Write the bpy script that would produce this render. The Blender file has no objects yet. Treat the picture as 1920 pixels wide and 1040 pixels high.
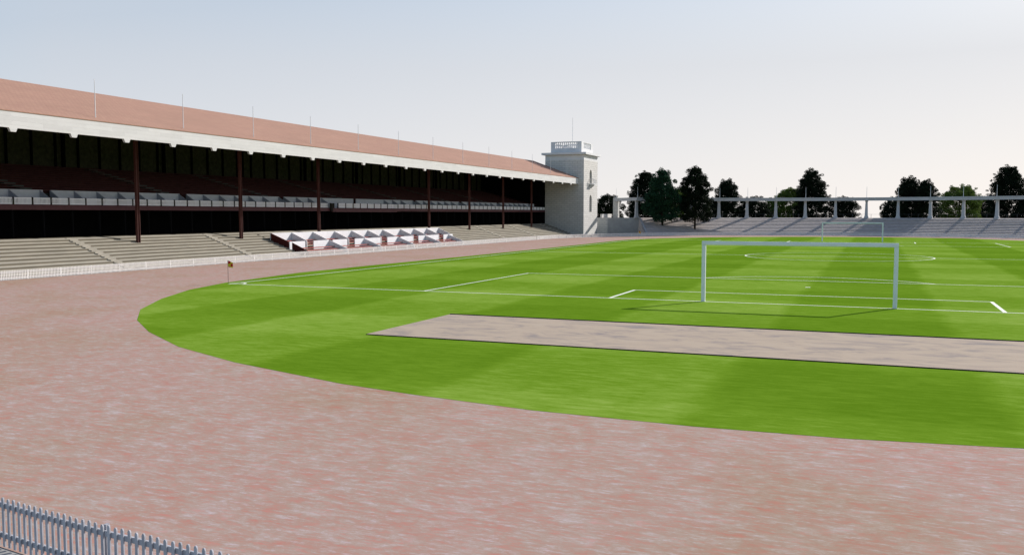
import bpy, math, random
from mathutils import Vector, Matrix
R = math.radians
scene = bpy.context.scene
col = scene.collection

# ------------------------------------------------------------------ camera, sky, sun, exposure
cam_d = bpy.data.cameras.new('camera'); cam = bpy.data.objects.new('camera', cam_d); col.objects.link(cam)
scene.camera = cam
cam_d.sensor_fit = 'HORIZONTAL'; cam_d.angle = R(60); cam_d.clip_start = 0.1; cam_d.clip_end = 9000
YAW, PITCH = -0.3896, -0.0717
cam.location = (3.724, -44.865, 4.4135)
fwd = Vector((math.sin(YAW)*math.cos(PITCH), math.cos(YAW)*math.cos(PITCH), math.sin(PITCH)))
cam.rotation_euler = fwd.to_track_quat('-Z', 'Y').to_euler()

AZ, EL = R(28.8), R(27.6)
w = bpy.data.worlds.new('World'); scene.world = w; w.use_nodes = True
nt = w.node_tree; nt.nodes.clear()
sky = nt.nodes.new('ShaderNodeTexSky'); sky.sky_type = 'NISHITA'; sky.sun_disc = False
sky.sun_elevation = EL; sky.sun_rotation = AZ
sky.air_density = 1.0; sky.dust_density = 1.5; sky.ozone_density = 1.0; sky.altitude = 100
bg = nt.nodes.new('ShaderNodeBackground'); bg.inputs[1].default_value = 0.12
wo = nt.nodes.new('ShaderNodeOutputWorld')
# milky haze low in the sky on the sun's side of the compass
def wm(op, a, b=None, c=None, clamp=False):
    k = nt.nodes.new('ShaderNodeMath'); k.operation = op; k.use_clamp = clamp
    for i, v in enumerate((a, b, c)):
        if v is None: continue
        if isinstance(v, (int, float)): k.inputs[i].default_value = v
        else: nt.links.new(v, k.inputs[i])
    return k.outputs[0]
wtc = nt.nodes.new('ShaderNodeTexCoord'); wsp = nt.nodes.new('ShaderNodeSeparateXYZ'); nt.links.new(wtc.outputs['Generated'], wsp.inputs[0])
dsun = wm('ADD', wm('MULTIPLY', wsp.outputs[0], math.sin(AZ)), wm('MULTIPLY', wsp.outputs[1], math.cos(AZ)))
azf = wm('MULTIPLY_ADD', dsun, 2.2, 0.55, True)
elf = wm('MULTIPLY_ADD', wsp.outputs[2], -2.2, 1.35, True)
fac = wm('MULTIPLY', wm('MULTIPLY', azf, elf), 0.97)
warm = wm('MULTIPLY_ADD', wsp.outputs[2], -3.0, wm('MULTIPLY_ADD', dsun, 0.55, 0.45), True)
hz = nt.nodes.new('ShaderNodeMix'); hz.data_type = 'RGBA'; nt.links.new(warm, hz.inputs[0])
hz.inputs[6].default_value = (3.4, 3.75, 4.25, 1); hz.inputs[7].default_value = (5.65, 5.35, 5.15, 1)
wmx = nt.nodes.new('ShaderNodeMix'); wmx.data_type = 'RGBA'; nt.links.new(fac, wmx.inputs[0])
nt.links.new(sky.outputs[0], wmx.inputs[6]); nt.links.new(hz.outputs[2], wmx.inputs[7])
nt.links.new(wmx.outputs[2], bg.inputs[0]); nt.links.new(bg.outputs[0], wo.inputs[0])

sd = bpy.data.lights.new('sun', 'SUN'); sun = bpy.data.objects.new('sun', sd); col.objects.link(sun)
sd.energy = 3.9; sd.angle = R(0.5); sd.color = (1.0, 0.95, 0.90)
sdir = Vector((math.sin(AZ)*math.cos(EL), math.cos(AZ)*math.cos(EL), math.sin(EL)))
sun.rotation_euler = (-sdir).to_track_quat('-Z', 'Y').to_euler()
sun.location = (60, 60, 80)
vs = scene.view_settings
vs.view_transform = 'Standard'; vs.look = 'None'; vs.gamma = 1; vs.exposure = 0.5; vs.use_curve_mapping = False

# ------------------------------------------------------------------ helpers
class MB:
    def __init__(s): s.v = []; s.f = []
    def poly(s, pts):
        n = len(s.v); s.v += [tuple(p) for p in pts]; s.f.append(tuple(range(n, n+len(pts)))); return s
    def box(s, x0, x1, y0, y1, z0, z1):
        if x0 > x1: x0, x1 = x1, x0
        if y0 > y1: y0, y1 = y1, y0
        n = len(s.v)
        s.v += [(x0,y0,z0),(x1,y0,z0),(x1,y1,z0),(x0,y1,z0),(x0,y0,z1),(x1,y0,z1),(x1,y1,z1),(x0,y1,z1)]
        s.f += [tuple(n+i for i in q) for q in ((3,2,1,0),(4,5,6,7),(0,1,5,4),(1,2,6,5),(2,3,7,6),(3,0,4,7))]
        return s
    def obox(s, p, d, L, t, z0, z1):
        # box from p along unit dir d (2d) length L, centred thickness t
        nx, ny = -d[1]*t/2, d[0]*t/2
        q = (p[0]+d[0]*L, p[1]+d[1]*L)
        b = [(p[0]-nx,p[1]-ny),(q[0]-nx,q[1]-ny),(q[0]+nx,q[1]+ny),(p[0]+nx,p[1]+ny)]
        return s.prism(b, z0, z1)
    def prism(s, b, z0, z1):
        m = len(b); n = len(s.v)
        s.v += [(x,y,z0) for x,y in b] + [(x,y,z1) for x,y in b]
        s.f.append(tuple(n+i for i in reversed(range(m)))); s.f.append(tuple(n+m+i for i in range(m)))
        for i in range(m):
            j = (i+1) % m; s.f.append((n+i, n+j, n+m+j, n+m+i))
        return s
    def wedge(s, prof, y0, y1):
        # profile in x,z extruded along y
        m = len(prof); n = len(s.v)
        s.v += [(x,y0,z) for x,z in prof] + [(x,y1,z) for x,z in prof]
        s.f.append(tuple(n+i for i in range(m))); s.f.append(tuple(n+m+i for i in reversed(range(m))))
        for i in range(m):
            j = (i+1) % m; s.f.append((n+i, n+m+i, n+m+j, n+j))
        return s
    def sweep(s, sections, closed=False, caps=False):
        m = len(sections[0]); n = len(s.v)
        for sec in sections: s.v += [tuple(p) for p in sec]
        for a in range(len(sections)-1):
            for i in range(m if closed else m-1):
                j = (i+1) % m
                s.f.append((n+a*m+i, n+a*m+j, n+(a+1)*m+j, n+(a+1)*m+i))
        if caps:
            s.f.append(tuple(n+i for i in reversed(range(m))))
            k = n+(len(sections)-1)*m; s.f.append(tuple(k+i for i in range(m)))
        return s
    def tube(s, p0, p1, r0, r1=None, n=8):
        r1 = r0 if r1 is None else r1
        p0 = Vector(p0); p1 = Vector(p1); d = (p1-p0).normalized()
        a = d.orthogonal().normalized(); b = d.cross(a)
        sec = [[p+(a*math.cos(2*math.pi*i/n)+b*math.sin(2*math.pi*i/n))*r for i in range(n)] for p, r in ((p0,r0),(p1,r1))]
        return s.sweep(sec, True, True)
    def build(s, name, m, parent=None):
        me = bpy.data.meshes.new(name); me.from_pydata(s.v, [], s.f); me.update()
        me.materials.append(m)
        o = bpy.data.objects.new(name, me); col.objects.link(o)
        if parent is not None:
            o.parent = parent; o.matrix_parent_inverse = Matrix.Translation(parent.location).inverted()
        return o

def tag(o, label=None, cat=None, group=None, kind=None):
    if label: o['label'] = label
    if cat: o['category'] = cat
    if group: o['group'] = group
    if kind: o['kind'] = kind
    return o
def thing(name, loc, label, cat, group=None):
    o = bpy.data.objects.new(name, None); col.objects.link(o); o.location = loc; o.empty_display_size = 0.2
    return tag(o, label, cat, group)

def new_mat(name, rough=0.85):
    m = bpy.data.materials.new(name); m.use_nodes = True
    n = m.node_tree; b = n.nodes['Principled BSDF']; b.inputs['Roughness'].default_value = rough
    b.inputs['Specular IOR Level'].default_value = 0.25
    return m, n, b
def noise(n, scale, detail=4, rough=0.6, vec=None, dist=0):
    t = n.nodes.new('ShaderNodeTexNoise'); t.inputs['Scale'].default_value = scale
    t.inputs['Detail'].default_value = detail; t.inputs['Roughness'].default_value = rough
    t.inputs['Distortion'].default_value = dist
    if vec is not None: n.links.new(vec, t.inputs['Vector'])
    return t
def coords(n, scale=None, obj=True):
    tc = n.nodes.new('ShaderNodeNewGeometry'); o = tc.outputs['Position']
    if scale:
        mp = n.nodes.new('ShaderNodeMapping'); mp.inputs['Scale'].default_value = scale
        n.links.new(o, mp.inputs['Vector']); o = mp.outputs[0]
    return o
def ramp(n, fac, stops):
    r = n.nodes.new('ShaderNodeValToRGB'); n.links.new(fac, r.inputs[0])
    e = r.color_ramp.elements
    while len(e) > 1: e.remove(e[-1])
    e[0].position = stops[0][0]; e[0].color = (*stops[0][1], 1)
    for p, c in stops[1:]:
        k = e.new(p); k.color = (*c, 1)
    return r.outputs[0]
def mix(n, f, a, b, mode='MIX'):
    m = n.nodes.new('ShaderNodeMix'); m.data_type = 'RGBA'; m.blend_type = mode
    for s, v in ((m.inputs[0], f), (m.inputs[6], a), (m.inputs[7], b)):
        if hasattr(v, 'is_linked') or hasattr(v, 'links'): n.links.new(v, s)
        elif isinstance(v, (int, float)): s.default_value = v
        else: s.default_value = (*v, 1)
    return m.outputs[2]
def bump(n, b, h, strength=0.3, dist=0.05):
    k = n.nodes.new('ShaderNodeBump'); k.inputs['Strength'].default_value = strength; k.inputs['Distance'].default_value = dist
    n.links.new(h, k.inputs['Height']); n.links.new(k.outputs[0], b.inputs['Normal'])
def simple(name, c, var=0.15, scale=3.0, rough=0.85, sc=None):
    m, n, b = new_mat(name, rough)
    if max(c) < 0.06: b.inputs['Specular IOR Level'].default_value = 0.0
    t = noise(n, scale, 5, 0.65, coords(n, sc))
    lo = tuple(x*(1-var) for x in c); hi = tuple(min(1, x*(1+var)) for x in c)
    n.links.new(ramp(n, t.outputs[0], [(0.3, lo), (0.7, hi)]), b.inputs['Base Color'])
    return m

# ------------------------------------------------------------------ materials
def m_track():
    m, n, b = new_mat('track_cinder', 0.95)
    pos = coords(n)
    ani = coords(n, (0.55, 1.9, 1))
    a = noise(n, 1.5, 9, 0.76, coords(n, (0.8, 1.2, 1)), 0.3)
    base = ramp(n, a.outputs[0], [(0.32, (0.43,0.19,0.145)), (0.43, (0.42,0.245,0.20)), (0.5, (0.40,0.285,0.235)), (0.57, (0.44,0.34,0.30)), (0.68, (0.52,0.46,0.47))])
    c2 = noise(n, 4.2, 10, 0.84, ani, 0.1)
    fine = ramp(n, c2.outputs[0], [(0.38, (0.52,0.185,0.145)), (0.455, (0.43,0.24,0.185)), (0.50, (0.34,0.275,0.215)), (0.545, (0.41,0.345,0.29)), (0.60, (0.50,0.455,0.47)), (0.66, (0.60,0.58,0.63))])
    c = mix(n, 0.55, base, fine)
    c3 = noise(n, 0.16, 4, 0.55, pos)
    tint = ramp(n, c3.outputs[0], [(0.35, (0.93,0.88,0.80)), (0.5, (1,0.97,0.97)), (0.65, (1.03,0.95,0.97))])
    c = mix(n, 1.0, c, tint, 'MULTIPLY')
    n.links.new(mix(n, 1.0, c, (0.98,0.985,0.98), 'MULTIPLY'), b.inputs['Base Color']); b.inputs['Specular IOR Level'].default_value = 0.03
    bump(n, b, c2.outputs[0], 0.15, 0.02)
    return m
def m_grass():
    m, n, b = new_mat('mown_grass', 0.95)
    pos = coords(n)
    sx = n.nodes.new('ShaderNodeSeparateXYZ'); n.links.new(pos, sx.inputs[0])
    def M(op, a, c, d=None):
        k = n.nodes.new('ShaderNodeMath'); k.operation = op
        for i, v in enumerate((a, c, d)):
            if v is None: continue
            if isinstance(v, (int, float)): k.inputs[i].default_value = v
            else: n.links.new(v, k.inputs[i])
        return k.outputs[0]
    wob = noise(n, 0.25, 3, 0.5, pos)
    wb = M('MULTIPLY', M('SUBTRACT', wob.outputs[0], 0.5), 1.2)
    def stripe(o, off, per):
        s = M('SINE', M('MULTIPLY', M('ADD', M('ADD', o, off), wb), math.pi/per), 0)
        return M('MULTIPLY_ADD', M('MAXIMUM', M('MINIMUM', M('MULTIPLY', s, 7.0), 1.0), -1.0), 0.5, 0.5)
    gx = stripe(sx.outputs[0], 0.0, 6.5)
    gy = stripe(sx.outputs[1], 18.0, 6.6)
    big = noise(n, 0.14, 4, 0.6, pos)
    fine = noise(n, 2.6, 9, 0.8, coords(n, (0.4, 1.5, 1)))
    f = M('ADD', M('MULTIPLY', gx, -0.23), M('MULTIPLY', gy, 0.12))
    f = M('ADD', f, 0.50)
    f = M('ADD', f, M('MULTIPLY', M('SUBTRACT', big.outputs[0], 0.5), 0.55))
    f = M('ADD', f, M('MULTIPLY', M('SUBTRACT', fine.outputs[0], 0.5), 1.35))
    c = ramp(n, f, [(0.15, (0.097,0.192,0.009)), (0.45, (0.138,0.248,0.017)), (0.7, (0.208,0.325,0.043)), (0.95, (0.29,0.385,0.09))])
    n.links.new(c, b.inputs['Base Color']); b.inputs['Specular IOR Level'].default_value = 0.0
    bump(n, b, fine.outputs[0], 0.1, 0.03)
    return m
def m_masonry(name, c, line, rowh=0.40, bw=1.1, mort=0.022):
    m, n, b = new_mat(name, 0.9)
    pos = coords(n)
    s = n.nodes.new('ShaderNodeSeparateXYZ'); n.links.new(pos, s.inputs[0])
    a = n.nodes.new('ShaderNodeMath'); a.operation = 'ADD'; n.links.new(s.outputs[0], a.inputs[0]); n.links.new(s.outputs[1], a.inputs[1])
    cb = n.nodes.new('ShaderNodeCombineXYZ'); n.links.new(a.outputs[0], cb.inputs[0]); n.links.new(s.outputs[2], cb.inputs[1])
    br = n.nodes.new('ShaderNodeTexBrick'); n.links.new(cb.outputs[0], br.inputs['Vector'])
    br.inputs['Scale'].default_value = 1.0; br.inputs['Row Height'].default_value = rowh
    br.inputs['Brick Width'].default_value = bw; br.inputs['Mortar Size'].default_value = mort; br.inputs['Mortar Smooth'].default_value = 0.3
    br.inputs['Color1'].default_value = (*c, 1); br.inputs['Color2'].default_value = (*[x*0.9 for x in c], 1)
    br.inputs['Mortar'].default_value = (*line, 1)
    t = noise(n, 1.1, 6, 0.7, pos)
    v = ramp(n, t.outputs[0], [(0.3, (0.97,0.965,0.96)), (0.7, (1.03,1.03,1.03))])
    n.links.new(mix(n, 1.0, br.outputs['Color'], v, 'MULTIPLY'), b.inputs['Base Color'])
    inv = n.nodes.new('ShaderNodeMath'); inv.operation = 'SUBTRACT'; inv.inputs[0].default_value = 1; n.links.new(br.outputs['Fac'], inv.inputs[1])
    bump(n, b, inv.outputs[0], 0.5, 0.03)
    return m
def m_roof():
    m, n, b = new_mat('roof_tiles', 0.85); b.inputs['Specular IOR Level'].default_value = 0.05
    pos = coords(n)
    mp = n.nodes.new('ShaderNodeMapping'); mp.inputs['Rotation'].default_value = (0,0,R(90)); n.links.new(pos, mp.inputs['Vector'])
    br = n.nodes.new('ShaderNodeTexBrick'); n.links.new(mp.outputs[0], br.inputs['Vector'])
    br.inputs['Scale'].default_value = 1; br.inputs['Row Height'].default_value = 0.33; br.inputs['Brick Width'].default_value = 0.42
    br.inputs['Mortar Size'].default_value = 0.025; br.inputs['Mortar Smooth'].default_value = 0.5
    br.inputs['Color1'].default_value = (0.47,0.275,0.215,1); br.inputs['Color2'].default_value = (0.44,0.25,0.20,1)
    br.inputs['Mortar'].default_value = (0.36,0.20,0.165,1)
    t = noise(n, 0.5, 7, 0.7, coords(n, (1, 0.35, 1)))
    v = ramp(n, t.outputs[0], [(0.3, (0.78,0.82,0.77)), (0.7, (0.90,0.93,0.87))])
    n.links.new(mix(n, 1.0, br.outputs['Color'], v, 'MULTIPLY'), b.inputs['Base Color'])
    bump(n, b, br.outputs['Fac'], -0.3, 0.03)
    return m
def m_sand():
    m, n, b = new_mat('sand', 0.95)
    pos = coords(n)
    a = noise(n, 0.9, 8, 0.66, coords(n, (0.7,1.5,1)), 0.9)
    c = ramp(n, a.outputs[0], [(0.30, (0.27,0.245,0.25)), (0.42, (0.42,0.345,0.30)), (0.52, (0.51,0.41,0.33)), (0.75, (0.53,0.44,0.365))])
    n.links.new(mix(n, 1.0, c, (0.84,0.84,0.80), 'MULTIPLY'), b.inputs['Base Color']); b.inputs['Specular IOR Level'].default_value = 0.03; bump(n, b, a.outputs[0], 0.2, 0.03)
    return m
def m_leaf(name, c0, c1, sc=0.8):
    m, n, b = new_mat(name, 0.8)
    t = noise(n, sc, 4, 0.7, coords(n))
    c = ramp(n, t.outputs[0], [(0.3, c0), (0.7, c1)])
    n.links.new(c, b.inputs['Base Color'])
    b.inputs['Specular IOR Level'].default_value = 0.15
    tr = n.nodes.new('ShaderNodeBsdfTranslucent'); n.links.new(c, tr.inputs[0])
    ms = n.nodes.new('ShaderNodeMixShader'); ms.inputs[0].default_value = 0.2
    n.links.new(b.outputs[0], ms.inputs[1]); n.links.new(tr.outputs[0], ms.inputs[2])
    n.links.new(ms.outputs[0], n.nodes['Material Output'].inputs[0])
    return m

TRACK = m_track(); GRASS = m_grass(); ROOF = m_roof(); SAND = m_sand()
STONE = m_masonry('tower_stone', (0.63,0.61,0.575), (0.30,0.29,0.28))
STONE2 = m_masonry('pier_stone', (0.50,0.49,0.46), (0.30,0.30,0.28), 0.3, 0.7)
FASCIA = m_masonry('fascia_boards', (0.62,0.615,0.60), (0.61,0.605,0.59), 0.3, 2.5, 0.006)
WHITE = simple('white_paint', (0.72,0.73,0.75), 0.06, 1.2, 0.6)
RENDER = simple('white_render', (0.66,0.655,0.655), 0.07, 0.8, 0.8)
CONC = simple('terrace_concrete', (0.44,0.405,0.35), 0.16, 1.5, 0.9, (1,0.3,1))
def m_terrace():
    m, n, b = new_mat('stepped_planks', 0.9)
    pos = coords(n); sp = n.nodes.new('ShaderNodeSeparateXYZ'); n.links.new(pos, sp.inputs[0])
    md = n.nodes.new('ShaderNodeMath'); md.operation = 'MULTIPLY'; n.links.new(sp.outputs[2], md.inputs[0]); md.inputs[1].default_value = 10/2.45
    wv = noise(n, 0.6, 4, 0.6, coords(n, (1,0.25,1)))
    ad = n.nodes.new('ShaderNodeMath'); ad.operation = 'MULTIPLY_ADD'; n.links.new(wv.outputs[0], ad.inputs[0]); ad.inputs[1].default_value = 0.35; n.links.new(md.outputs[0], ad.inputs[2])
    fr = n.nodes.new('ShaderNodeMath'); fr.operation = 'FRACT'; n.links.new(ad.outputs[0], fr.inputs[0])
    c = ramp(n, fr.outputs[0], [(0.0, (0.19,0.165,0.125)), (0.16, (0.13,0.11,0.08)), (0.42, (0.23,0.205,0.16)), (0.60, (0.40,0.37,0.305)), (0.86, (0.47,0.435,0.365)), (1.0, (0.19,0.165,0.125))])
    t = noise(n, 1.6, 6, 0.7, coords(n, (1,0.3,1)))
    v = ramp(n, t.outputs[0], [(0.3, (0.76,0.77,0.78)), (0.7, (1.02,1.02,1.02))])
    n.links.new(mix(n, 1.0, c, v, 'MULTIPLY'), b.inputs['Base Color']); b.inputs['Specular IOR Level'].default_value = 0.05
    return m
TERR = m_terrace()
CONCS = simple('stair_concrete', (0.36,0.33,0.275), 0.16, 1.5, 0.9)
CONC2 = simple('pale_concrete', (0.47,0.415,0.385), 0.14, 1.2, 0.9)
CONC3 = simple('grey_concrete', (0.34,0.34,0.34), 0.12, 1.0, 0.9)
COLON = simple('colonnade_concrete', (0.44,0.44,0.45), 0.10, 1.0, 0.85)
PAVE = simple('walkway_concrete', (0.36,0.35,0.33), 0.15, 1.5, 0.9)
EARTH = simple('outer_ground', (0.10,0.11,0.06), 0.25, 0.05, 1.0)
STEEL = simple('red_steel', (0.095,0.033,0.027), 0.2, 2.0, 0.55)
BEAM = simple('beam_red', (0.075,0.025,0.03), 0.15, 2.0, 0.6)
DARK = simple('dark_timber', (0.022,0.021,0.018), 0.3, 1.0, 0.9)
BLACK = simple('interior_shade_black', (0.008,0.008,0.009), 0.2, 1.0, 0.95)  # near-black colour stands in for the deep shade inside the stand
CLAD = simple('olive_bounce_cladding', (0.075,0.072,0.048), 0.4, 2.5, 0.9)  # olive of light bounced off the pitch is mixed into this colour
SEATD = simple('upper_seat_wood', (0.10,0.035,0.033), 0.3, 1.5, 0.8)
STAIRD = simple('upper_stair', (0.10,0.12,0.105), 0.3, 1.5, 0.9)
REDSEAT = simple('red_bench', (0.36,0.10,0.085), 0.15, 2.0, 0.7)
REDWALL = simple('red_wall', (0.085,0.014,0.012), 0.2, 2.0, 0.8)
RAILW = simple('railing_white', (0.86,0.86,0.88), 0.05, 2.0, 0.6)
PART_SHADE = simple('box_partition_shade', (0.30,0.32,0.38), 0.08, 2.0, 0.8)  # same partitions, darkened in colour for the dividers' shaded faces
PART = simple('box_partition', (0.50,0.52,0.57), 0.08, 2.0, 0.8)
METAL = simple('rod_metal', (0.72,0.72,0.72), 0.05, 1.0, 0.5)
DKMETAL = simple('dark_rail', (0.06,0.06,0.07), 0.1, 1.0, 0.5)
FENCEW = simple('white_fence_paint', (0.80,0.78,0.75), 0.08, 3.0, 0.6)
FENCEG = simple('shaded_weathered_wood', (0.40,0.40,0.43), 0.22, 6.0, 0.8, (3,3,0.6))  # grey base carries the shade of the backlit side; streaks are weathering
GOALP = simple('goal_paint', (0.76,0.78,0.84), 0.05, 1.0, 0.4)
LINE = simple('line_paint', (0.80,0.82,0.68), 0.06, 2.0, 0.8)
PANE = simple('window_pane', (0.10,0.105,0.11), 0.15, 1.0, 0.3)
BARK = simple('bark', (0.035,0.027,0.02), 0.3, 3.0, 0.95)
KERB = simple('black_kerb', (0.018,0.02,0.024), 0.2, 2.0, 0.8)
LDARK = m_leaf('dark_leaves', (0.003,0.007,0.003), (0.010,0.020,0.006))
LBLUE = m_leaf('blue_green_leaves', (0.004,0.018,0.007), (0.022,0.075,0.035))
LLIME = m_leaf('bright_leaves', (0.045,0.075,0.012), (0.14,0.20,0.035))

# ------------------------------------------------------------------ ground, track, pitch
CX, CY, RF = 0.0, 96.0, 49.5           # far bend
def near_fence(x):
    return -37.34+0.0108*x*x if abs(x) < 12 else -8-28.63*math.sqrt(max(0, 1-(x/49.6)**2))
g = MB()
N = 72; rings = [1, 150, 260, 600, 1500, 4000]
secs = []
for r in rings:
    z = -0.03 if r <= 150 else -0.03-(r-150)*0.03
    secs.append([(r*math.cos(2*math.pi*i/N), 54+r*math.sin(2*math.pi*i/N), z) for i in range(N)])
g.sweep(secs, True)
tag(g.build('ground', EARTH), kind='structure')
pv = MB(); pts = []
for i in range(64):
    a = 2*math.pi*i/64; pts.append((64*math.cos(a), 54+math.copysign(abs(math.sin(a)), math.sin(a))*106, -0.008))
pv.poly(pts); tag(pv.build('pavement', PAVE), kind='structure')

tr = []
for i in range(0, 61): # far arc right -> left
    a = math.pi*i/60; tr.append((CX+RF*math.cos(a), CY+RF*math.sin(a)))
for i in range(1, 60): # near arc left -> right
    a = math.pi*i/60; x = -49.6*math.cos(a); tr.append((x, near_fence(x)))
tag(MB().poly([(x, y, 0) for x, y in tr]).build('running_track', TRACK), kind='structure')

gl = [(0.31,-26.6),(-3.31,-26.46),(-6.58,-25.95),(-9.07,-25.42),(-13.86,-23.79),(-17.64,-22.01),(-21.39,-19.51),(-24.63,-16.87),
      (-27.66,-13.66),(-30.61,-9.3),(-33.2,-4.4),(-34.83,0.55),(-36.3,10.5),(-36.3,21),(-35.7,40),(-35.4,60),(-35.5,80),(-35.7,94),(-35.2,104.5),
      (-33.4,110),(-31,115),(-28.2,119),(-24.6,123.4),(-17.6,129.3),(-9,134),(0,135.8)]
gr = [(-x, y) for x, y in reversed(gl[1:-1])]
gr[0] = (9, 135.6); gr[1] = (18, 133.2)
grass = MB().poly([(x, y, 0.004) for x, y in reversed(gl+gr)])
tag(grass.build('grass_pitch', GRASS), kind='structure')

L, W, ZL = 105.0, 34.0, 0.008
ln = MB(); LW = 0.14
def seg(x0, y0, x1, y1, wd=LW):
    d = Vector((x1-x0, y1-y0)); l = d.length; d /= l; nx, ny = -d.y*wd/2, d.x*wd/2
    ln.poly([(x0-nx,y0-ny,ZL),(x1-nx,y1-ny,ZL),(x1+nx,y1+ny,ZL),(x0+nx,y0+ny,ZL)])
def arc(cx, cy, r, a0, a1, n):
    for i in range(n):
        a = a0+(a1-a0)*i/n; c = a0+(a1-a0)*(i+1)/n; h = LW/2
        ln.poly([(cx+(r-h)*math.cos(a),cy+(r-h)*math.sin(a),ZL),(cx+(r+h)*math.cos(a),cy+(r+h)*math.sin(a),ZL),
                 (cx+(r+h)*math.cos(c),cy+(r+h)*math.sin(c),ZL),(cx+(r-h)*math.cos(c),cy+(r-h)*math.sin(c),ZL)])
# lines butt end to end so that no two overlap
h = LW/2
seg(-W-h, 0, W+h, 0); seg(-W-h, L, W+h, L)
for s in (-1, 1): seg(s*W, h, s*W, L/2-h); seg(s*W, L/2+h, s*W, L-h)
seg(-W-h, L/2, -9.15-h, L/2); seg(9.15+h, L/2, W+h, L/2); seg(-9.15+h, L/2, 9.15-h, L/2)
arc(0, L/2, 9.15, 0, 2*math.pi, 40)
for y0, s in ((0, 1), (L, -1)):
    for hw, dp in ((20.16, 16.5), (9.16, 5.25)):
        seg(-hw-h, y0+s*dp, hw+h, y0+s*dp)
        wd = 0.17 if hw < 10 else LW
        for q in (-1, 1): seg(q*hw, y0+s*h, q*hw, y0+s*(dp-h), wd)
    a = math.acos(5.5/9.15); m = math.pi/2 if s > 0 else -math.pi/2
    arc(0, y0+s*11, 9.15, m-a+0.02, m+a-0.02, 16)
    ln.box(-0.14, 0.14, y0+s*11-0.14, y0+s*11+0.14, ZL-0.002, ZL+0.001)
    for q in (-1, 1):
        b0 = math.atan2(s, -q); e = R(45-3)
        arc(q*W, y0, 1.0, b0-e, b0+e, 6)
tag(ln.build('pitch_markings', LINE), kind='structure')

tag(MB().box(-13.45, 13.45, -17.05, -10.2, -0.05, 0.03).build('sand_strip', SAND), kind='structure')
k = thing('sand_strip_edging', (0,-13.6,0), 'pair of thin black boards edging the long sides of the sand strip', 'edging')
for y in (-17.05, -10.2):
    s = -1 if y < -15 else 1
    MB().box(-13.45, 13.45, y, y+s*0.06, -0.05, 0.030 if s < 0 else 0.058).build('edging_board', KERB, k)

# ------------------------------------------------------------------ goals and corner flags
def goal(y, label):
    t = thing('football_goal', (0.17, y, 0), label, 'goal', 'football goals on the pitch')
    G, H, r = 4.44, 2.945, 0.095
    for s in (-1, 1):
        x = 0.17+s*G
        MB().prism([(x-r,y-r*.7),(x-r*.7,y-r),(x+r*.7,y-r),(x+r,y-r*.7),(x+r,y+r*.7),(x+r*.7,y+r),(x-r*.7,y+r),(x-r,y+r*.7)], 0, H-r).build('goalpost', GOALP, t)
    m = MB(); q = r*.7
    prof = [(-r,-q),(-q,-r),(q,-r),(r,-q),(r,q),(q,r),(-q,r),(-r,q)]
    m.sweep([[(0.17+sx*(G+r), y+a, H+b) for a, b in prof] for sx in (-1, 1)], True, True)
    m.build('crossbar', GOALP, t)
goal(0.0, 'large near football goal without a net, casting a thin shadow on the grass')
goal(105.0, 'small distant football goal in front of the curved stand')

def m_flag():
    m, n, b = new_mat('flag_cloth', 0.8)
    tc = n.nodes.new('ShaderNodeTexCoord')
    ck = n.nodes.new('ShaderNodeTexChecker'); ck.inputs['Scale'].default_value = 1
    mp = n.nodes.new('ShaderNodeMapping'); mp.inputs['Scale'].default_value = (5.6, 5.6, 5.6); mp.inputs['Location'].default_value = (0,0.5,0)
    n.links.new(tc.outputs['Object'], mp.inputs['Vector']); n.links.new(mp.outputs[0], ck.inputs['Vector'])
    ck.inputs['Color1'].default_value = (0.45,0.02,0.015,1); ck.inputs['Color2'].default_value = (0.62,0.50,0.03,1)
    n.links.new(ck.outputs[0], b.inputs['Base Color']); return m
FLAG = m_flag()
def cflag(x, y, label):
    t = thing('corner_flag', (x, y, 0), label, 'corner flag', 'corner flags')
    MB().tube((x,y,0), (x,y,1.46), 0.013, 0.011, 6).build('pole', DKMETAL, t)
    m = MB(); n = 6; v = []
    for zt, zb in ((0.36, 0.0),):
        secs = []
        for i in range(n+1):
            f = i/n; dx = 0.30*f; dy = 0.035*math.sin(f*7)
            secs.append([(0.015+dx, dy, 0.36-0.12*f*f), (0.015+dx, dy+0.004, -0.02-0.06*f)])
        m.sweep(secs)
    o = m.build('flag', FLAG, None)
    o.location = (0, 0, 1.08); o.parent = t; o.rotation_euler = (0,0,R(20))
cflag(-34.2, 0.15, 'nearer red and yellow corner flag beside the track edge')
cflag(-34.2, 105.15, 'far tiny corner flag before the pale end wall of the curved stand')

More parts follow.
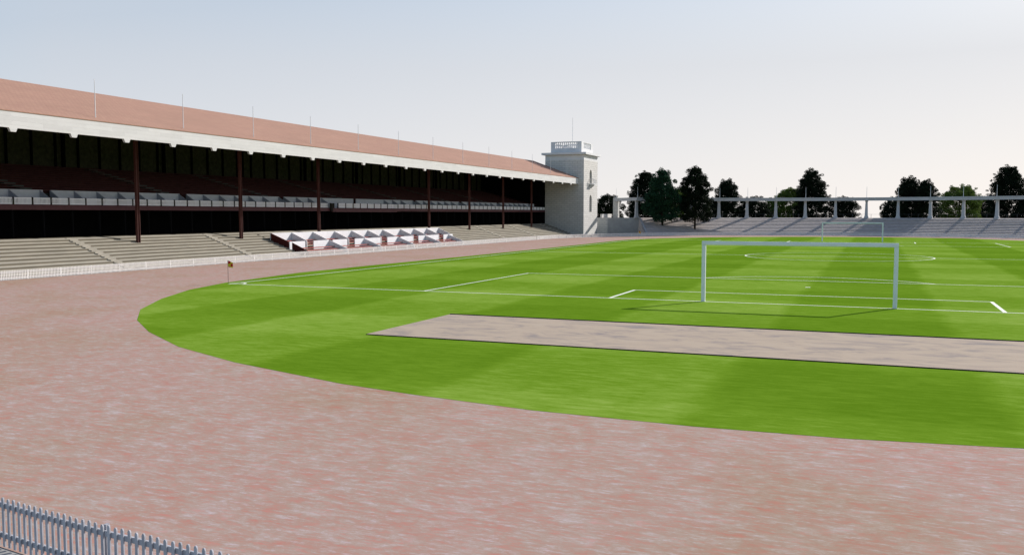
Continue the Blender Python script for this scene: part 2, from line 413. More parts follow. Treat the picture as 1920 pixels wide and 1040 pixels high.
# ------------------------------------------------------------------ picket fences
def fence(name, path, mat, label, base=(0,0,0), round_top=True, side=1, pw=0.054):
    """path: list of (x,y); pickets every 0.12 m"""
    t = thing(name, base, label, 'picket fence')
    pk = MB(); rails = MB(); post = []
    random.seed(len(path))
    acc = 0.0; H = 0.685 if round_top else 0.64; cnt = 0
    for i in range(len(path)-1):
        a = Vector(path[i]); b = Vector(path[i+1]); d = b-a; l = d.length; d /= l
        nv = Vector((-d.y, d.x))*side
        for z in (0.155, H-0.12):
            p = a+nv*(-0.022)
            rails.obox((p.x,p.y), (d.x,d.y), l, 0.03, z-0.035, z+0.035)
        while acc < l:
            c = a+d*acc+nv*0.004; wd = pw; hh = H+random.uniform(-0.008, 0.008)
            if cnt % 22 == 9:
                q = c-nv*0.06; post.append(MB().obox((q.x-d.x*0.025,q.y-d.y*0.025), (d.x,d.y), 0.05, 0.05, 0, H-0.02))
            k = [(-wd/2, 0.02),(wd/2, 0.02)]
            k += [(wd/2, hh-0.03),(wd*0.3, hh-0.006),(0, hh),(-wd*0.3, hh-0.006),(-wd/2, hh-0.03)] if round_top else [(wd/2, hh),(-wd/2, hh)]
            tilt = random.uniform(-0.006, 0.006)
            m = len(k); n = len(pk.v)
            for off in (0.011, -0.007):
                pk.v += [(c.x+d.x*(u+tilt*z)+nv.x*off, c.y+d.y*(u+tilt*z)+nv.y*off, z) for u, z in k]
            pk.f.append(tuple(n+q for q in range(m))); pk.f.append(tuple(n+m+q for q in reversed(range(m))))
            for q in range(m):
                j = (q+1) % m; pk.f.append((n+q, n+m+q, n+m+j, n+j))
            acc += 0.12; cnt += 1
        acc -= l
    pk.build('pickets', mat, t); rails.build('rails', mat, t); [p.build('post', mat, t) for p in post]
    return t
fence('picket_fence', [(-49.6,-8),(-49.6,20),(-49.6,50),(-49.6,80),(-49.6,CY)], FENCEW,
      'long straight white picket fence between the track and the grandstand terrace', (-49.6,40,0), False, -1, 0.046)
fp = [(CX-RF*math.cos(math.pi*i/80), CY+RF*math.sin(math.pi*i/80)) for i in range(0, 63)]
fence('picket_fence', fp, FENCEW, 'low curved picket fence in front of the colonnaded stand at the far end', (0,CY+RF,0), False)
fn = []
for i in range(0, 200):
    a = math.pi*i/200; x = -49.55*math.cos(a)
    if x < 26: fn.append((x, near_fence(x)+0.03))
fence('picket_fence', fn, FENCEG, 'weathered grey picket fence close up in the lower left corner', (-6,-37,0), True, -1, 0.047)

# ------------------------------------------------------------------ grandstand
XF, XT, NR = -51.9, -58.75, 10           # terrace foot, top, rows
Y0, Y1 = -14.0, 125.0
ZT = 2.45
gs = thing('grandstand', (-60,55,0), 'long covered grandstand with pink tiled roof and white fascia on the left', 'grandstand')
def rowp(j): return XF+(XT-XF)*j/NR, ZT*j/NR
rise = ZT/NR
def side_terrace(y0, y1, dz):
    prof = [(XF-0.02, -0.02)]
    for j in range(NR):
        x, z = rowp(j); z += dz
        if z+rise < 0.05: continue
        prof += [(x, max(z-0.09, 0.0)), (x, z+0.05)]
    if dz: prof = [p for p in prof if p[0] > -56.4]; prof += [(-56.46, prof[-1][1]+0.1), (-56.46, tz(-56.46)), (XT, ZT)]
    else: prof += [(XT, ZT-0.02), (XT, ZT)]
    prof += [(XT-0.3, ZT), (XT-0.3, -0.02)]
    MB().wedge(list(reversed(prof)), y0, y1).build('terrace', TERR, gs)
def tz(x): return ZT*(XF-x)/(XF-XT)
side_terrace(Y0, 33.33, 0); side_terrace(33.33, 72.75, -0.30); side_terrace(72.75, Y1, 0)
for y in (-6.6, 9.6, 25.8, 90.2, 104.8, 120.5):
    m = MB(); q = []
    n2 = NR*2
    for j in range(n2):
        x = XF+(XT-XF)*j/n2; z = ZT*j/n2
        q += [(x+0.03, z-0.03), (x+0.03, z+rise/2-0.06)]
    q += [(XT-0.1, ZT-0.03), (XT-0.1, 0)]
    m.wedge(list(reversed(q)), y-0.42, y+0.42)
    m.build('terrace_stair', CONCS, gs)
# lower concourse
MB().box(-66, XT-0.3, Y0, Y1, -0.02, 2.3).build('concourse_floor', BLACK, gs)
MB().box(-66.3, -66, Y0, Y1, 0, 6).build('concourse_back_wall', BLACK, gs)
m = MB()
for k in range(48):
    y = 4.84+2.82*(k-6)
    if y < Y1-1: 
        MB().box(-59.22, -59.05, y-0.04, y+0.04, 2.3, 4.78).build('concourse_post', BLACK, gs)
# deck
YC0, YC1 = 48.4, 64.2
MB().box(XT-0.25, XT, Y0, YC0, 4.72, 5.14).build('deck_beam', BEAM, gs)
MB().box(XT+0.05, XT+0.30, YC0, YC1, 4.62, 5.10).build('deck_beam', BEAM, gs)
MB().box(XT-0.25, XT, YC1, Y1, 4.72, 5.14).build('deck_beam', BEAM, gs)
MB().box(-61.1, XT-0.25, Y0, Y1, 4.80, 5.12).build('deck_floor', DARK, gs)
MB().box(XT-0.25, XT+0.05, YC0, YC1, 4.80, 5.08).build('deck_floor', DARK, gs)
k = 0; y = 4.71-1.725*10
while y < Y1:
    cen = YC0 < y+0.86 < YC1
    x = XT+0.22 if cen else XT-0.08
    MB().box(x-0.04, x+0.05, y-0.07, y+0.07, 5.1, 5.74).build('railing_post', DARK, gs)
    if not (48.0 < y+0.8 < 49.6):
        m = MB()
        y2 = min(y+1.725, Y1)-0.06
        m.box(x-0.03, x, y+0.06, y2, 5.62, 5.68); m.box(x-0.03, x, y+0.06, y2, 5.18, 5.25)
        yy = y+0.08
        while yy < y2-0.05:
            m.box(x, x+0.02, yy, yy+0.06, 5.16, 5.70); yy += 0.118
        m.build('railing_panel', RAILW, gs)
    else:
        MB().box(x-0.1, x+0.06, y+0.2, y+0.9, 4.72, 5.7).build('railing_gate', DARK, gs)
    y += 1.725
# upper boxes
gaps = [(-7.3,-6.4),(8.42,9.18),(23.96,24.95),(39.76,40.61),(55.42,56.1),(71.6,72.55),(87.4,88.3),(103.1,104.0),(119,119.8)]
e = Y0
for a, b in gaps+[(122,130)]:
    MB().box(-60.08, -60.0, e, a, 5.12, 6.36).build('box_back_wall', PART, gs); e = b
dv = []
base = [0.0, 2.4, 4.8, 7.15, 9.5, 11.9, 14.75]
for g0 in (-6.6, 9.1, 24.87, 72.5, 88.3, 104.0):
    for b_ in base:
        y = g0+b_
        dv.append(y)
dv += [40.6, 43.0, 45.36, 48.15, 63.2, 65.6, 68.0, 71.6]
for y in dv:
    if y > 121.5: continue
    MB().wedge([(-60.0,5.12),(-58.95,5.12),(-58.95,5.70),(-60.0,6.34)], y-0.04, y+0.04).build('box_divider', PART_SHADE, gs)
# upper tier seating
m = MB(); prof = [(-60.3, 5.0)]
NU = 13
for j in range(NU):
    x = -60.5-0.95*j; z = 5.95+0.24*j
    prof += [(x-0.6, z), (x-0.6, z+0.16), (x, z+0.16), (x, z+0.24)]
xe = -60.5-0.95*NU
prof += [(xe-0.3, 5.95+0.24*NU), (xe-0.3, 5.0)]
m.wedge(list(reversed(prof)), Y0, Y1); m.build('upper_seating', SEATD, gs)
for y in (-6.9, 8.8, 24.5, 40.2, 55.8, 71.9, 87.9, 103.6):
    q = []
    for j in range(2*NU):
        x = -60.5-0.475*j; z = 5.95+0.12*j
        q += [(x+0.04, z), (x+0.04, z+0.135)]
    q += [(xe, 5.95+0.24*NU+0.01), (xe, 5.0)]
    MB().wedge(list(reversed(q)), y-0.55, y+0.55).build('upper_stair', STAIRD, gs)
# back and end walls
MB().box(-73.4, -73.1, Y0, Y1, 9.0, 13.0).build('rear_cladding', CLAD, gs)
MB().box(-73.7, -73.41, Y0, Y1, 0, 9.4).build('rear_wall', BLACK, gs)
m = MB()
for k in range(51):
    y = -12.1+2.75*k
    MB().box(-73.08, -72.9, y-0.09, y+0.09, 8.9, 13.0).build('rear_post', BLACK, gs)
    if k % 5 == 2: MB().box(-73.08, -72.7, y+0.75, y+0.95, 8.9, 13.0).build('rear_post', BLACK, gs)
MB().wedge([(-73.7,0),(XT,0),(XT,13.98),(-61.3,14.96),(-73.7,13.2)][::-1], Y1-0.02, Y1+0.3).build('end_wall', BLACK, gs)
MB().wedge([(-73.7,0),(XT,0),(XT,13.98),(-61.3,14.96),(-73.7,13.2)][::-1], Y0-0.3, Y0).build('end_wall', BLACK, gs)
# columns
for y in (-12.1, 1.75, 15.72, 29.6, 43.5, 71.4, 85.4, 99.4, 113.3):
    x = -57.2; z0 = 1.7; zt = 12.9
    m = MB()
    m.box(x-0.13, x+0.13, y-0.15, y-0.11, z0, zt); m.box(x-0.13, x+0.13, y+0.11, y+0.15, z0, zt)
    m.box(x-0.03, x+0.03, y-0.11, y+0.11, z0, zt)
    m.box(x-0.24, x+0.24, y-0.25, y+0.25, z0, z0+0.1)
    m.build('column', STEEL, gs)
# roof
XE, XR, XB = -51.6, -61.3, -73.9
ZE, ZR = 11.45, 15.1; sl = (ZR-ZE)/(XE-XR); ZB = 13.3
m = MB()
m.wedge([(XE+0.05,ZE),(XE+0.05,ZE+0.06),(XR,ZR+0.06),(XB,ZB+0.06),(XB,ZB-0.1),(XR,ZR-0.14),(XE-0.3,ZE-0.05)][::1], Y0, Y1)
rf = m.build('roof', ROOF, gs)
MB().wedge([(XE-0.32,ZE-0.12),(XR,ZR-0.20),(XB+0.1,ZB-0.12),(XB+0.1,ZB-0.16),(XR,ZR-0.26),(XE-0.32,ZE-0.2)], Y0+0.1, Y1-0.1).build('ceiling', DARK, gs)
fa = MB().box(XE-0.2, XE, Y0, Y1-0.01, 10.32, ZE-0.004).build('fascia', FASCIA, gs)
for k in range(27):
    y = -0.77+5.04*(k-2)
    if y > Y1-1: break
    m = MB(); n = len(m.v)
    m.v += [(XE+dx, y+dy, z) for dx in (0.004-0.2, 0.004) for dy, z in ((-0.34,10.33),(-0.2,10.05),(0.2,10.05),(0.34,10.33))]
    m.f += [(3,2,1,0),(4,5,6,7),(0,1,5,4),(1,2,6,5),(2,3,7,6),(3,0,4,7)]
    m.build('fascia_tab', FASCIA, fa)
    m = MB()
    m.wedge([(XE-0.21,10.05),(XE-0.21,10.9),(XR,ZR-0.27),(XB+0.6,ZB-0.25),(XB+0.6,ZB-0.55),(XR,ZR-0.8)], y-0.15, y+0.15)
    m.build('roof_truss', BLACK, gs)
for k in range(14):
    y = 7.01+9.42*(k-1)
    if y > Y1-2: break
    z = ZE+0.06+(XE-(-52.4))*sl
    MB().tube((-52.4,y,z-0.02), (-52.4,y,z+2.95), 0.035, 0.022, 6).build('lightning_rod', METAL, gs)

# ------------------------------------------------------------------ seating boxes on the terrace
bx = thing('seating_boxes', (-54.5,54,1), 'block of white walled spectator boxes with red benches on the terrace', 'seating boxes')
BY0, BY1 = 33.33, 72.8
MB().box(-56.44, -56.34, BY0, BY1, 1.2, 2.34).build('back_wall', WHITE, bx)
MB().wedge([(-56.34,0.9),(-54.05,0.1),(-54.05,1.44),(-56.34,2.33)], BY0, BY0+0.1).build('side_wall', REDWALL, bx)
MB().wedge([(-53.8,0.1),(-51.75,0.0),(-51.75,0.46),(-53.8,1.34)], BY0+0.25, BY0+0.35).build('side_wall', REDWALL, bx)
for y in (37.04,41.03,45.45,49.21,52.97,56.69,61.39,65.16,68.98,72.75):
    MB().wedge([(-56.34,0.9),(-54.35,0.3),(-54.35,1.45),(-56.34,2.32)], y-0.05, y+0.05).build('divider', WHITE, bx)
for y in (40.85,48.3,56.55,64.18,71.29):
    MB().wedge([(-53.98,0.2),(-51.5,0.0),(-51.5,0.46),(-53.98,1.42)], y-0.05, y+0.05).build('divider', WHITE, bx)
for a, b in ((33.42,36.2),(37.78,40.76),(41.55,44.53),(46.21,52.16),(53.84,56.62),(57.31,60.59),(62.17,68.12),(69.71,72.68)):
    MB().box(-54.08, -53.98, a, b, 0.35, 1.44).build('front_wall', WHITE, bx)
for x, z in ((-51.95,0.24),(-52.6,0.44),(-53.25,0.66),(-54.5,0.95),(-55.15,1.18),(-55.8,1.4)):
    MB().box(x, x-0.36, BY0+0.38, BY1-0.15, z, z+0.09).build('bench', REDSEAT, bx)

# ------------------------------------------------------------------ tower
TX0, TX1, TY0, TY1 = -58.75, -50.55, 125.0, 134.4
tw = thing('stone_tower', (-54.6,129.7,0), 'square pale stone tower with balustraded top at the end of the grandstand', 'tower')
m = MB()
ZS = 15.15
# -y, -x, +y faces and a +x face pierced by two arched openings
m.poly([(TX0,TY0,0),(TX1,TY0,0),(TX1,TY0,ZS),(TX0,TY0,ZS)])
m.poly([(TX0,TY1,0),(TX0,TY0,0),(TX0,TY0,ZS),(TX0,TY1,ZS)])
m.poly([(TX1,TY1,0),(TX0,TY1,0),(TX0,TY1,ZS),(TX1,TY1,ZS)])
m.poly([(TX0,TY0,ZS),(TX1,TY0,ZS),(TX1,TY1,ZS),(TX0,TY1,ZS)])
wc, hw = 129.65, 0.78
def archp(zs, zt, n=8):
    """from left spring to right spring"""
    return [(wc-hw*math.cos(math.pi*i/n), zs+(zt-zs)*math.sin(math.pi*i/n)) for i in range(n+1)]
wins = [(4.69, 7.2, 8.25), (10.55, 12.3, 13.35)]
m.poly([(TX1,TY0,0),(TX1,wc-hw,0),(TX1,wc-hw,ZS),(TX1,TY0,ZS)])
m.poly([(TX1,wc+hw,0),(TX1,TY1,0),(TX1,TY1,ZS),(TX1,wc+hw,ZS)])
m.poly([(TX1,wc-hw,0),(TX1,wc+hw,0),(TX1,wc+hw,wins[0][0]),(TX1,wc-hw,wins[0][0])])
for i, (zb, zs, zt) in enumerate(wins):
    top = wins[i+1][0] if i == 0 else ZS
    ap = archp(zs, zt)
    m.poly([(TX1,y,z) for y, z in ap]+[(TX1,wc+hw,top),(TX1,wc-hw,top)])
    rim = [(wc-hw,zb)]+ap+[(wc+hw,zb)]
    n = len(rim)
    for q in range(n):
        a = rim[q]; b = rim[(q+1) % n]
        m.poly([(TX1,a[0],a[1]),(TX1,b[0],b[1]),(TX1-0.4,b[0],b[1]),(TX1-0.4,a[0],a[1])])
m.build('shaft', STONE, tw)
for zb, zs, zt in wins:
    rim = [(wc-hw-.05,zb-.05)]+archp(zs, zt+.05)+[(wc+hw+.05,zb-.05)]
    wd = MB(); n = len(rim)
    wd.poly([(TX1-0.36,y,z) for y, z in rim])
    o = wd.build('window', PANE, tw)
    fr = MB(); fr.box(TX1-0.37, TX1-0.30, wc-0.04, wc+0.04, zb, zt-0.02)
    fr.box(TX1-0.37, TX1-0.30, wc-hw, wc+hw, zs-0.04, zs+0.04); fr.box(TX1-0.37, TX1-0.05, wc-hw, wc+hw, zb, zb+0.08)
    fr.build('frame', STONE2, o)
MB().box(TX0+0.02, TX1-0.004, TY0+0.004, TY1-0.004, ZS+0.002, 16.2).build('upper_band', RENDER, tw)
MB().box(TX0-0.6, TX1+0.6, TY0-0.6, TY1+0.5, 16.2, 16.62).build('cornice', RENDER, tw)
PX0, PX1, PY0, PY1 = -57.84, -51.35, 125.9, 133.7
pp = thing  # parapet pieces below
m = MB(); T = 0.3; za, zb_, zc, zd = 16.62, 17.55, 18.68, 18.86
m.box(PX0, PX1, PY0, PY0+T, za, zb_); m.box(PX0, PX1, PY1-T, PY1, za, zb_)
m.box(PX0, PX0+T, PY0+T, PY1-T, za, zb_); m.box(PX1-T, PX1, PY0+T, PY1-T, za, zb_)
m.box(PX0, PX1, PY0, PY0+T, zc, zd); m.box(PX0, PX1, PY1-T, PY1, zc, zd)
m.box(PX0, PX0+T, PY0+T, PY1-T, zc, zd); m.box(PX1-T, PX1, PY0+T, PY1-T, zc, zd)
for y in (PY0, PY1-T):
    m.box(PX0, PX0+0.95, y, y+T, zb_, zc); m.box(PX1-0.95, PX1, y, y+T, zb_, zc)
for x in (PX0, PX1-T):
    m.box(x, x+T, PY0+T, PY0+1.5, zb_, zc); m.box(x, x+T, PY1-1.5, PY1-T, zb_, zc)
m.build('parapet', RENDER, tw)
m = MB()
for y in (PY0+0.1, PY1-T+0.1):
    for i in range(11):
        x = PX0+0.95+(i+0.5)*(PX1-PX0-1.9)/11-0.06
        m.box(x-0.02, x+0.14, y, y+0.1, zb_, zc)
    m.box(PX0+0.95, PX1-0.95, y+0.02, y+0.08, 18.05, 18.16)
for x in (PX0+0.1, PX1-T+0.1):
    for i in range(11):
        y = PY0+1.5+(i+0.5)*(PY1-PY0-3.0)/11
        m.box(x, x+0.1, y-0.08, y+0.08, zb_, zc)
    m.box(x+0.02, x+0.08, PY0+1.5, PY1-1.5, 18.05, 18.16)
m.build('balustrade', RENDER, tw)
MB().box(-56.2, -54.2, 129.0, 131.0, 16.62, 18.1).build('roof_hatch', RENDER, tw)
MB().tube((-54.45,129.5,16.62), (-54.45,129.5,24.0), 0.05, 0.025, 6).build('lightning_rod', METAL, tw)
# balcony
bl = MB().box(TX1, TX1+0.95, wc-1.05, wc+1.05, 10.28, 10.48)
bl.wedge([(TX1,10.28),(TX1+0.75,10.28),(TX1+0.35,9.95),(TX1,9.6)], wc-0.6, wc+0.6)
bo = bl.build('balcony', RENDER, tw)
m = MB()
for zz in (11.35,): 
    m.box(TX1, TX1+0.95, wc-1.05, wc-0.98, zz, zz+0.07); m.box(TX1, TX1+0.95, wc+0.98, wc+1.05, zz, zz+0.07); m.box(TX1+0.88, TX1+0.95, wc-0.98, wc+0.98, zz, zz+0.07)
for i in range(7):
    y = wc-1.02+2.04*i/6; m.box(TX1+0.89, TX1+0.94, y-0.025, y+0.025, 10.48, 11.35)
for i in range(1, 3):
    for y in (wc-1.02, wc+1.02): m.box(TX1+0.3*i, TX1+0.3*i+0.05, y-0.025, y+0.025, 10.48, 11.35)
m.build('railing', RENDER, bo)

# ------------------------------------------------------------------ curved stand at the far end
def pol(a, r): return (CX+r*math.sin(a), CY+r*math.cos(a))   # a clockwise from +y
RI, RO, NC, ZC = 51.9, 60.5, 12, 3.53
cs = thing('curved_stand', (0,CY+56,0), 'curved open terrace stand with pale stepped rows at the far end', 'stand')
prof = [(RI+0.1, -0.02, 0.0)]
rc = ZC/NC; run = (RO-RI)/NC
for j in range(NC):
    r = RI+run*j; z = rc*j; f = j/NC
    prof += [(r+0.14, z-0.03, f), (r+0.14, z+0.03, f), (r, z+0.03, f), (r, z+0.06, f)]
prof += [(RO, ZC, 1.0), (RO+0.9, ZC, 1.0), (RO+0.9, -0.02, 1.0)]
A0a, A0b, A1 = R(-48.8), R(-44.8), R(100)
secs = []
NS = 78
for i in range(NS+1):
    sec = []
    for r, z, f in prof:
        a0 = A0a+(A0b-A0a)*f; a = a0+(A1-a0)*i/NS
        x, y = pol(a, r); sec.append((x, y, z))
    secs.append(sec)
MB().sweep(secs, True, True).build('terrace', CONC2, cs)
m = MB()
for i in range(36):
    a = R(-44)+R(4)*i
# wing and abutment
ab = thing('abutment_wall', (-45,136,0), 'plain grey end wall of the curved stand right of the tower', 'wall')
P = [(-52.0,137.2), (-49.25,137.7), (-42.75,139.2)]
def wall(m, a, b, t, z0, z1):
    d = Vector((b[0]-a[0], b[1]-a[1])); l = d.length; d /= l; return m.obox(a, (d.x,d.y), l, t, z0, z1)
wall(MB(), P[0], P[1], 0.5, 0, 3.55).build('masonry_section', STONE, ab)
wall(MB(), (-49.27,137.7), P[2], 0.5, 0, 3.57).build('plain_section', CONC3, ab)
# wing following the rake of the steps
a0 = Vector((-42.6,138.9)); a1 = Vector((-38.75,129.9)); d = (a1-a0).normalized(); nn = Vector((d.y,-d.x))*0.22
m = MB(); q = [a0-nn*1.05, a1-nn*1.05, a1+nn*0.4, a0+nn*0.4]
m.v += [(p.x,p.y,0) for p in q]+[(q[0].x,q[0].y,3.60),(q[1].x,q[1].y,0.35),(q[2].x,q[2].y,0.35),(q[3].x,q[3].y,3.60)]
m.f += [(3,2,1,0),(4,5,6,7),(0,1,5,4),(1,2,6,5),(2,3,7,6),(3,0,4,7)]
m.build('wing_wall', CONC3, ab)
MB().prism([(-51.9,137.5),(-49.3,138.0),(-43.2,139.5),(-46.0,144.5),(-51.9,147)], 0, 3.5).build('platform', CONC3, ab)
pl = MB().box(-51.0, -50.6, 138.2, 146.0, 0, 4.35).build('low_parapet_wall', STONE)
tag(pl, 'low sunlit cream wall behind the tower foot', 'wall')

cn = thing('colonnade', (0,CY+60.5,ZC), 'grey concrete colonnade ring along the top of the curved stand', 'colonnade')
bprof = [(59.55,7.58),(59.55,7.80),(61.1,7.80),(61.1,7.58),(61.0,7.56),(61.0,7.14),(59.65,7.14),(59.65,7.56)]
angs = [-45.4,-39.3,-33.3]+[-27.36+5.78*i for i in range(22)]
b0 = R(-46.0)
px_, py_ = -49.0, 143.6
dv_ = Vector(pol(b0, 60.3))-Vector((px_, py_)); dl = dv_.normalized(); dn = Vector((-dl.y, dl.x))
secs = [[(px_+dl.x*0.3+dn.x*(r-60.3), py_+dl.y*0.3+dn.y*(r-60.3), z) for r, z in bprof]]+[[(*pol(b0+(R(100)-b0)*i/84, r), z) for r, z in bprof] for i in range(85)]
MB().sweep(secs, True, True).build('beam', COLON, cn)
for an in angs:
    a = R(an); c = pol(a, 60.75); er = (math.sin(a), math.cos(a)); et = (math.cos(a), -math.sin(a))
    if an > 96: continue
    m = MB(); secs = []
    for z, ht, hr in ((ZC-0.02,0.46,0.30),(3.75,0.42,0.28),(4.05,0.31,0.25),(5.5,0.27,0.22),(6.75,0.22,0.2),(7.0,0.27,0.22),(7.14,0.34,0.25)):
        secs.append([(c[0]+et[0]*u*ht+er[0]*v*hr, c[1]+et[1]*u*ht+er[1]*v*hr, z) for u, v in ((-1,-1),(1,-1),(1,1),(-1,1))])
    m.sweep(secs, True, True); m.build('column', COLON, cn)
    c = pol(a, 60.3)
    MB().tube((c[0],c[1],7.79), (c[0],c[1],10.05), 0.045, 0.025, 6).build('lightning_rod', METAL, cn)
m = MB()
for i in range(85):
    a = R(-43.5)+R(1.7)*i
    c = pol(a, 61.25)
    m.box(c[0]-0.03, c[0]+0.03, c[1]-0.03, c[1]+0.03, ZC, ZC+0.78)
    c2 = pol(a+R(1.7), 61.25)
    if i < 84: m.tube((c[0],c[1],ZC+0.75), (c2[0],c2[1],ZC+0.75), 0.02, n=4)
tag(m.build('guard_rail', DKMETAL), 'thin dark guard rail behind the colonnade columns', 'railing')
pr = thing('stone_pier', (-49.05,143.6,3.5), 'masonry pier at the left end of the colonnade', 'pier')
a = R(-50.4); c = pol(a, 61.2); c = (-49.05,143.6)
MB().box(c[0]-0.55, c[0]+0.55, c[1]-0.55, c[1]+0.55, 0, 7.85).build('shaft', STONE2, pr)
MB().box(c[0]-0.3, c[0]+0.3, c[1]-0.3, c[1]+0.3, 7.85, 8.05).build('cap', STONE2, pr)
MB().tube((c[0],c[1],8.05), (c[0],c[1],10.0), 0.03, 0.02, 6).build('lightning_rod', METAL, pr)
gp = MB().box(-47.1, -46.6, 121.0, 121.3, 0, 0.75).box(-47.15,-46.55,120.95,121.35,0.75,0.82)
#tag(gp.build('gate_post', WHITE), 'small white gate post', 'post')

# ------------------------------------------------------------------ trees
import numpy as np
def tree(label, x, y, z0, zt, zb, hw, seed, mat, prof='dense', group='trees behind the curved stand', leaf=0.26, dens=1.0):
    rg = np.random.default_rng(seed)
    t = thing('broadleaf_tree', (x, y, z0), label, 'tree', group)
    m = MB(); m.tube((x,y,z0-0.3), (x+rg.uniform(-.2,.2),y,zb+0.3*(zt-zb)), 0.22, 0.16, 8)
    tip = Vector((x, y, zt-0.6)); m.tube((x,y,zb+0.3*(zt-zb)-0.1), tip, 0.16, 0.04, 6)
    H = zt-zb
    cl = []
    def width(f):   # f 0 bottom .. 1 top
        if prof == 'dense': w = [0.80,1.0,1.0,0.93,0.86,0.80,0.68,0.52,0.22]
        elif prof == 'bush': w = [0.8,0.95,1.0,1.0,0.98,0.93,0.82,0.66,0.35]
        else: w = [0.7,0.95,1.0,0.98,0.9,0.78,0.62,0.42,0.12]
        g_ = f*8; i = min(7, int(g_)); return (w[i]*(1-(g_-i))+w[i+1]*(g_-i))*hw
    n = int(250*dens*max(0.5, H*hw/33))
    for i in range(n):
        f = rg.uniform(0.0, 1)**0.95
        a = rg.uniform(0, 2*math.pi); rr = width(f)*(rg.uniform(0.15, 1)**0.5)*rg.uniform(0.85, 1.07)
        cl.append((x+rr*math.cos(a), y+rr*math.sin(a), zb+f*H*0.96+0.1, rg.uniform(0.5, 0.95)*(0.7 if f > 0.85 else 1)))
    # a few outlying sprigs with gaps round them
    for i in range(int(16+hw*6)):
        f = rg.uniform(0.1, 1.0); a = rg.uniform(0, 2*math.pi); rr = width(f)*rg.uniform(1.0, 1.2)
        cl.append((x+rr*math.cos(a), y+rr*math.sin(a), zb+f*H+0.15, rg.uniform(0.3, 0.55)))
    cl.append((x+rg.uniform(-.5,.8), y, zt+0.15, 0.5)); cl.append((x-hw*0.35, y, zt-0.6, 0.45))
    for i in range(0, len(cl), 6):
        c = cl[i]; zz = max(z0+0.8, min(c[2]-0.8, zt-1)); m.tube((x,y,zz), (c[0],c[1],c[2]), 0.05, 0.015, 4)
    m.build('trunk', BARK, t)
    V = []
    for cx, cy, cz, r in cl:
        k = int(85*(r/0.6)**2)+14
        d = rg.normal(size=(k,3)); d /= np.linalg.norm(d, axis=1)[:,None]
        rad = r*(rg.uniform(0.1, 1, k)**0.45)
        c = np.array([cx,cy,cz])+d*rad[:,None]*np.array([1,1,0.85])
        u = rg.normal(size=(k,3)); u /= np.linalg.norm(u, axis=1)[:,None]
        w_ = np.cross(u, rg.normal(size=(k,3))); w_ /= np.linalg.norm(w_, axis=1)[:,None]
        s = (leaf*rg.uniform(0.6, 1.2, k))[:,None]
        quad = np.stack([c-u*s*0.5, c+w_*s*0.32, c+u*s*0.5, c-w_*s*0.32], axis=1)
        V.append(quad.reshape(-1,3))
    V = np.concatenate(V).astype(np.float32); nq = len(V)//4
    me = bpy.data.meshes.new('crown')
    me.vertices.add(len(V)); me.vertices.foreach_set('co', V.ravel())
    me.loops.add(nq*4); me.loops.foreach_set('vertex_index', np.arange(nq*4, dtype=np.int32))
    me.polygons.add(nq); me.polygons.foreach_set('loop_start', np.arange(0, nq*4, 4, dtype=np.int32))
    me.update(calc_edges=True); me.materials.append(mat)
    o = bpy.data.objects.new('crown', me); col.objects.link(o); o.parent = t
    o.matrix_parent_inverse = Matrix.Translation(t.location).inverted()
    return t
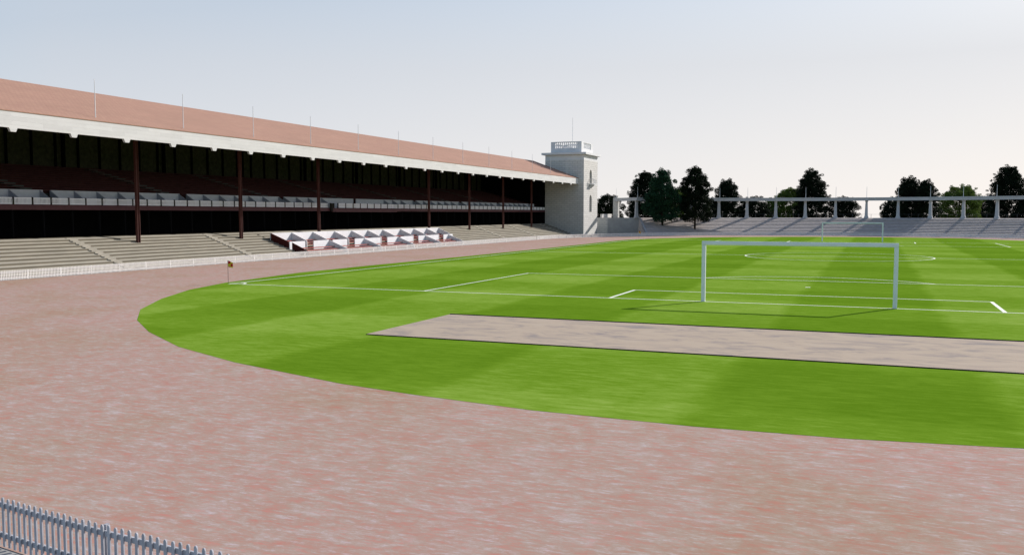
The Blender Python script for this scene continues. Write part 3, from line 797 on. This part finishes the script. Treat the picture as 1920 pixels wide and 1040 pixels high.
T = [
 ('dark low tree between the tower and the stone pier', -52.6,149.2,0,8.4,2.5,3.3,1,LDARK,'bush'),
 ('dark leafy tree behind the first colonnade column, just left of the blue green tree', -44.6,152.0,0,13.5,2.7,3.7,2,LDARK,'dense'),
 ('blue green tree rooted in the terrace, brightest of the tall trees', -37.7,138.7,2.1,13.5,3.1,3.75,3,LBLUE,'cone'),
 ('yellowish green tree peeping out between the two trees rooted in the terrace', -39.9,167.7,-.5,10.3,2.5,3.2,4,LLIME,'bush'),
 ('tall black green tree rooted in the terrace right of the blue green tree', -31.4,141.1,1.3,13.9,3.0,3.5,5,LDARK,'dense'),
 ('dark tree above the beam, first to the right of the two terrace trees', -27.5,158.0,0,11.7,2.6,3.0,6,LDARK,'dense'),
 ('low tree filling the gap right of the tall terrace tree, below the beam', -30.9,163.5,0,7.7,2.5,2.7,7,LDARK,'bush'),
 ('low dark tree below the beam between the second and third visible columns', -22.0,162.3,0,7.9,2.5,3.1,8,LDARK,'bush'),
 ('narrow mid green bush left of the fourth visible column', -18.9,169.6,-.5,7.6,2.5,1.5,9,LLIME,'bush'),
 ('bright green topped tree just left of the tall dark tree in mid colonnade', -15.3,174.5,-.7,10.0,2.5,3.5,10,LLIME,'bush'),
 ('tall dark tree with a single top sprig in the middle of the colonnade', -9.9,164.3,0,13.9,2.6,3.4,11,LDARK,'dense'),
 ('low dark tree on the left edge of the open sky gap', -3.3,165.9,0,7.8,2.5,3.0,12,LDARK,'bush'),
 ('low dark tree on the right edge of the open sky gap', 6.9,167.7,0,7.6,2.5,2.2,13,LDARK,'bush'),
 ('dark tree with knobbly top, left one of an adjoining pair', 9.9,163.2,0,12.1,2.6,3.1,14,LDARK,'dense'),
 ('dark tree with knobbly top, right and slightly lower one of an adjoining pair', 13.2,160.6,0,11.2,2.6,2.7,15,LDARK,'dense'),
 ('wide bright green topped tree between the adjoining pair and the rightmost tree', 20.6,175.3,-.7,10.5,2.5,4.5,16,LLIME,'bush'),
 ('small dark bush left of the rightmost tall tree', 24.5,165.7,0,7.5,2.5,1.9,17,LDARK,'bush'),
 ('tallest dark tree at the right edge of the picture', 27.8,157.3,0,13.6,2.6,3.5,18,LDARK,'dense'),
 ('dark tree cut off by the right edge of the picture', 33.2,160.1,0,10.4,2.5,3.0,19,LDARK,'dense'),
]
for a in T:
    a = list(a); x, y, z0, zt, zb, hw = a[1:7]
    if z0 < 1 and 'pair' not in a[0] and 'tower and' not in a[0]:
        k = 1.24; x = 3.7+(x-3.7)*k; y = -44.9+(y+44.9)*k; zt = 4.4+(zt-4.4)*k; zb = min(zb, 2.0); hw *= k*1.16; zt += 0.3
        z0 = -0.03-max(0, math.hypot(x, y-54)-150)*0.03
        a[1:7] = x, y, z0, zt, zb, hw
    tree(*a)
